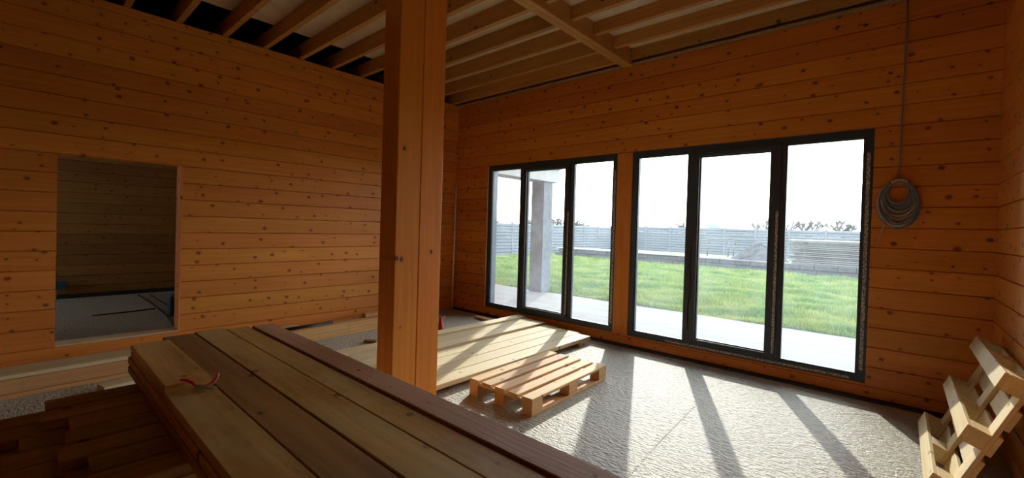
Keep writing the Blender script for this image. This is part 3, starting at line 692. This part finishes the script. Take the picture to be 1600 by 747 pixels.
# ------------------------------------------------------------------ outside
te = box('terrace', (-14.0, YB + TW, -0.30), (6.0, 8.5, -0.05), 'terrace'); tag(te, 'pale concrete terrace outside the glazing', kind='structure')
def ground():
    V = [(-140, 5.45, -0.42), (140, 5.45, -0.42), (140, 8.5, -0.10), (-140, 8.5, -0.10), (140, 24, -0.22), (-140, 24, -0.22), (140, 240, -0.3), (-140, 240, -0.3)]
    return mesh_obj('ground', V, [(0, 1, 2, 3), (3, 2, 4, 5), (5, 4, 6, 7)], 'soil')
tag(ground(), 'green lawn ground', kind='structure')
def grass(n, seed=5):
    g = np.random.default_rng(seed)
    # density falls with distance
    y = 8.52 + (22.5 - 8.52) * g.random(n) ** 1.5
    x = (-0.95 * y + 1.0) + (0.99 * y) * g.random(n); x = np.where(g.random(n) < 0.5, x, -16 + 17 * g.random(n))
    keep = (x > -17.6) & ~((abs(x + 6.6) < 0.23) & (y < 8.72)); x = x[keep]; y = y[keep]; n = len(x)
    clump = 0.5 + 0.5 * np.sin(x * 2.1 + 1.3 * np.sin(y * 1.7)) * np.sin(y * 2.7 + np.sin(x * 1.3))
    z = np.where(y < 8.5, -0.10, -0.10 - 0.12 * (y - 8.5) / 15.5)
    h = (0.025 + 0.075 * g.random(n)) * (0.4 + 1.7 * clump); w = 0.006 + 0.010 * g.random(n) + 0.0006 * y
    a = g.random(n) * 2 * np.pi; lean = 0.6 * h * g.random(n)
    ca, sa = np.cos(a), np.sin(a); b = g.random(n) * 2 * np.pi
    V = np.empty((n, 3, 3))
    V[:, 0] = np.stack([x - ca * w, y - sa * w, z - 0.01], 1); V[:, 1] = np.stack([x + ca * w, y + sa * w, z - 0.01], 1)
    V[:, 2] = np.stack([x + lean * np.cos(b), y + lean * np.sin(b), z + h], 1)
    me = bpy.data.meshes.new('lawn_grass'); me.vertices.add(n * 3); me.vertices.foreach_set('co', V.reshape(-1))
    me.loops.add(n * 3); me.loops.foreach_set('vertex_index', np.arange(n * 3, dtype=np.int32))
    me.polygons.add(n); me.polygons.foreach_set('loop_start', np.arange(0, n * 3, 3, dtype=np.int32))
    me.update(calc_edges=True); me.materials.append(M['grass'])
    o = bpy.data.objects.new('lawn_grass', me); COL.objects.link(o)
    return tag(o, 'short green grass of the lawn beyond the terrace', 'grass', kind='stuff')
grass(220000)

# canopy on a concrete column
cn = empty('canopy', (-6.6, 8.47, -0.05)); tag(cn, 'concrete canopy with square column beyond the left glazing', 'canopy')
box('column', (-0.19, -0.17, 0.0), (0.19, 0.17, 2.668), 'column_out', cn)
box('beam', (-0.22, 5.47 - 8.47, 2.67), (0.24, 0.36, 3.0), 'concrete_out', cn)
box('roof_slab', (-6.0, 5.47 - 8.47, 3.002), (0.28, 0.42, 3.14), 'concrete_out', cn)

# concrete panel fence: posts and ribbed slabs
def rib_mesh(L, H):
    # slab with two shallow horizontal boards in relief on the front (-Y)
    prof = [(0.04, 0), (0.0, 0.0), (-0.045, 0.05), (-0.045, H * 0.43), (0.0, H * 0.5), (-0.045, H * 0.6), (-0.045, H - 0.03), (0.0, H), (0.04, H)]
    n = len(prof); V = [(x, y, z) for x in (0, L) for y, z in prof]
    Fc = [(i, (i + 1) % n, n + (i + 1) % n, n + i) for i in range(n)] + [tuple(range(n - 1, -1, -1)), tuple(range(n, 2 * n))]
    me = bpy.data.meshes.new('fence_slab'); me.from_pydata(V, [], Fc); me.update(); me.materials.append(M['fence']); return me
def fence(start, ang, bays, zg, label):
    e = empty('concrete_fence', (start[0], start[1], zg), ang); tag(e, label, 'fence')
    me = rib_mesh(1.92, 0.395)
    pm = None
    for i in range(bays + 1):
        p = board('post', 2.08, 0.14, 0.14, 'fence', (i * 2.05, 0, 1.04), 'vy', e, c=0.01)
        if i == bays: break
        for k in range(5):
            s = bpy.data.objects.new('slab', me); link(s, e); s.location = (i * 2.05 + 0.065, 0, 0.02 + k * 0.397)
    return e
fence((-18.0, 12.0), math.radians(90), 11, -0.28, 'grey concrete panel fence along the left side of the lawn')
fence((-18.0, 34.8), 0.0, 14, -0.14, 'grey concrete panel fence across the far end of the lawn')

# low retaining wall, boards, heap, trestles in front of the far fence
rw = empty('retaining_wall', (-5.0, 22.9, -0.24)); tag(rw, 'low dark stone retaining wall at the end of the lawn', 'retaining wall')
r_ = random.Random(4)
for row in range(2):
    x = -11.5 + (0.3 if row else 0)
    while x < 9:
        L = r_.uniform(0.5, 0.9); d = r_.uniform(-0.04, 0.04)
        board('stone', L - 0.02, 0.24, 0.5, 'bank', (x + L / 2, 0.05 + d, 0.12 + row * 0.245), 'wb', rw, c=0.03); x += L
box('earth_fill', (-11.5, 0.31, 0.0), (9.0, 3.2, 0.44), 'bank', rw)
for i, (x0, x1) in enumerate(((-11.4, -7.6), (-7.5, -3.2))):
    box('coping_slab', (x0 + 0.0, -0.25, 0.492), (x1, 1.2, 0.53), 'concrete_out', rw)
ls = empty('board_stack', (-1.2, 23.6, 0.26)); tag(ls, 'tall stack of thin weathered boards on the retaining wall at right', 'board stack')
for k in range(13):
    for q in range(2):
        board('stack_board', 5.0 + r_.uniform(-0.25, 0.15), 0.5, 0.055, 'boards_out', (r_.uniform(-0.12, 0.12), -0.28 + q * 0.56 + r_.uniform(-0.05, 0.05), 0.03 + k * 0.078), 'x', ls, c=0.006)
    if k < 12:
        for sx in (-2, 0, 2): board('spacer', 1.0, 0.06, 0.02, 'boards_out', (sx, 0, 0.069 + k * 0.078), 'y', ls, c=0.002)
board('cover_board', 5.3, 1.15, 0.03, 'pale', (0.1, 0.0, 1.045), 'x', ls, c=0.004)
def heap(cx, cy, z0, rx, ry, h):
    n, m_ = 36, 12; V, Fc = [], []
    hr = random.Random(9)
    for j in range(m_):
        f = j / (m_ - 1)
        for i in range(n):
            t = 2 * math.pi * i / n; rr = 1 - f
            V.append((rx * rr * math.cos(t) * (1 + 0.1 * hr.random()), ry * rr * math.sin(t) * (1 + 0.1 * hr.random()), h * (1 - (1 - f) ** 1.5) * (0.92 + 0.16 * hr.random()) if j else 0))
    for j in range(m_ - 1):
        for i in range(n):
            i2 = (i + 1) % n; Fc.append((j * n + i, j * n + i2, (j + 1) * n + i2, (j + 1) * n + i))
    Fc.append(tuple(range((m_ - 1) * n, m_ * n)))
    o = mesh_obj('soil_heap', V, Fc, 'bank'); o.location = (cx, cy, z0)
    return tag(o, 'dark heap of soil and rubble beside the board stack', 'heap')
heap(-5.35, 24.9, 0.205, 1.25, 0.75, 0.78)
def trestle(x0, x1, y, z0, z1, label):
    e = empty('trestle', ((x0 + x1) / 2, y, z0)); tag(e, label, 'trestle', 'metal trestles by the far fence')
    hw = (x1 - x0) / 2; h = z1 - z0
    tube('leg', [(-hw, 0, 0), (-hw, 0, h)], 0.03, 'boards_out', e, 8); tube('leg', [(hw, 0, 0), (hw, 0, h)], 0.03, 'boards_out', e, 8)
    tube('top_bar', [(-hw - 0.05, 0, h), (hw + 0.05, 0, h)], 0.035, 'boards_out', e, 8)
    tube('brace', [(-hw, 0, h - 0.28), (-hw + 0.28, 0, h)], 0.02, 'boards_out', e, 8); tube('brace', [(hw, 0, h - 0.28), (hw - 0.28, 0, h)], 0.02, 'boards_out', e, 8)
trestle(-8.2, -7.1, 25.95, 0.205, 1.17, 'left metal trestle frame in front of the far fence')
trestle(-6.85, -5.7, 26.0, 0.205, 1.17, 'right metal trestle frame behind the soil heap')

# bare trees beyond the fence
def bare_tree(x, y, h, spread, seed, label, n1=5):
    tr = random.Random(seed); V, Fc = [], []
    def seg(pts, rad):
        v, f = tube_geo(pts, rad, 5); b0 = len(V); V.extend(v); Fc.extend(tuple(b0 + i for i in q) for q in f)
    def grow(p, d, L, r__, depth):
        d = d.normalized(); mid = p + d * L * 0.5 + Vector((tr.uniform(-1, 1), tr.uniform(-1, 1), tr.uniform(-.3, .6))) * L * 0.08
        e = p + d * L
        seg([p, mid, e], [r__, r__ * 0.8, r__ * 0.55])
        if depth == 0: return
        for k in range(3 if depth > 1 else 4):
            nd = d + Vector((tr.uniform(-1, 1) * spread, tr.uniform(-1, 1) * spread, tr.uniform(-0.15, 0.55)))
            grow(p.lerp(e, tr.uniform(0.55, 1.0)), nd, L * tr.uniform(0.55, 0.8), r__ * 0.72, depth - 1)
    e = empty('bare_tree', (x, y, -0.3)); tag(e, label, 'tree', 'bare trees beyond the fence')
    tp = Vector((0, 0, h * 0.35)); tube('trunk', [(0, 0, 0), (0.05 * h * tr.uniform(-1, 1) * 0.3, 0, h * 0.2), tuple(tp)], [h * 0.05, h * 0.04, h * 0.034], 'bark', e, 7)
    for k in range(n1):
        t = 2 * math.pi * k / n1 + tr.random(); grow(tp * tr.uniform(0.8, 1.0), Vector((math.cos(t) * spread, math.sin(t) * spread, 1.0)), h * 0.30, h * 0.030, 3 if n1 > 6 else 2)
    o = mesh_obj('branches', V, Fc, 'bark', e)
T = [(-13.6, 65, 4.4, 0.9, 'bare spreading tree left of the dark mullion of the right glazing'), (-13.5, 81, 5.2, 0.8, 'bare tree just right of the dark mullion of the right glazing'),
     (-9.3, 70, 5.0, 0.8, 'tallest bare forked tree seen through the right-hand pane'), (-5.0, 64, 4.6, 1.0, 'broad bare tree near the right edge of the right glazing'),
     (-26.2, 72, 4.4, 0.9, 'small bare tree above the fence in the left pane of the right glazing'), (-32.5, 83, 3.6, 1.0, 'low bare bush-like tree beside the small tree over the fence'),
     (-40.6, 62, 4.1, 1.3, 'bare scrub above the fence in the right pane of the left glazing'), (-45.6, 62, 4.4, 1.3, 'wider bare scrub left of the other scrub over the side fence'),
     (-57.5, 71, 4.8, 1.3, 'bare scrub right behind the concrete column'), (-58.5, 60, 4.1, 1.3, 'bare scrub at the far left over the side fence')]
for i, (x, y, h, sp, lb) in enumerate(T): bare_tree(x, y, h, sp, 20 + i, lb, 10 if sp > 1.25 else 6)
hs = empty('shed', (-18.1, 60, -0.3)); tag(hs, 'small distant shed roof peeking over the far fence', 'shed')
box('shed_wall', (-0.75, -0.8, 0), (0.75, 0.8, 2.45), 'concrete_out', hs)
mesh_obj('shed_roof', [(-0.85, -0.9, 2.45), (0.95, -0.9, 2.45), (0.95, 0.9, 2.45), (-0.85, 0.9, 2.45), (-0.8, -0.9, 2.95), (0.4, -0.9, 2.95), (0.4, 0.9, 2.95), (-0.8, 0.9, 2.95)],
         [(3, 2, 1, 0), (4, 5, 6, 7), (0, 1, 5, 4), (1, 2, 6, 5), (2, 3, 7, 6), (3, 0, 4, 7)], 'roofing', hs)
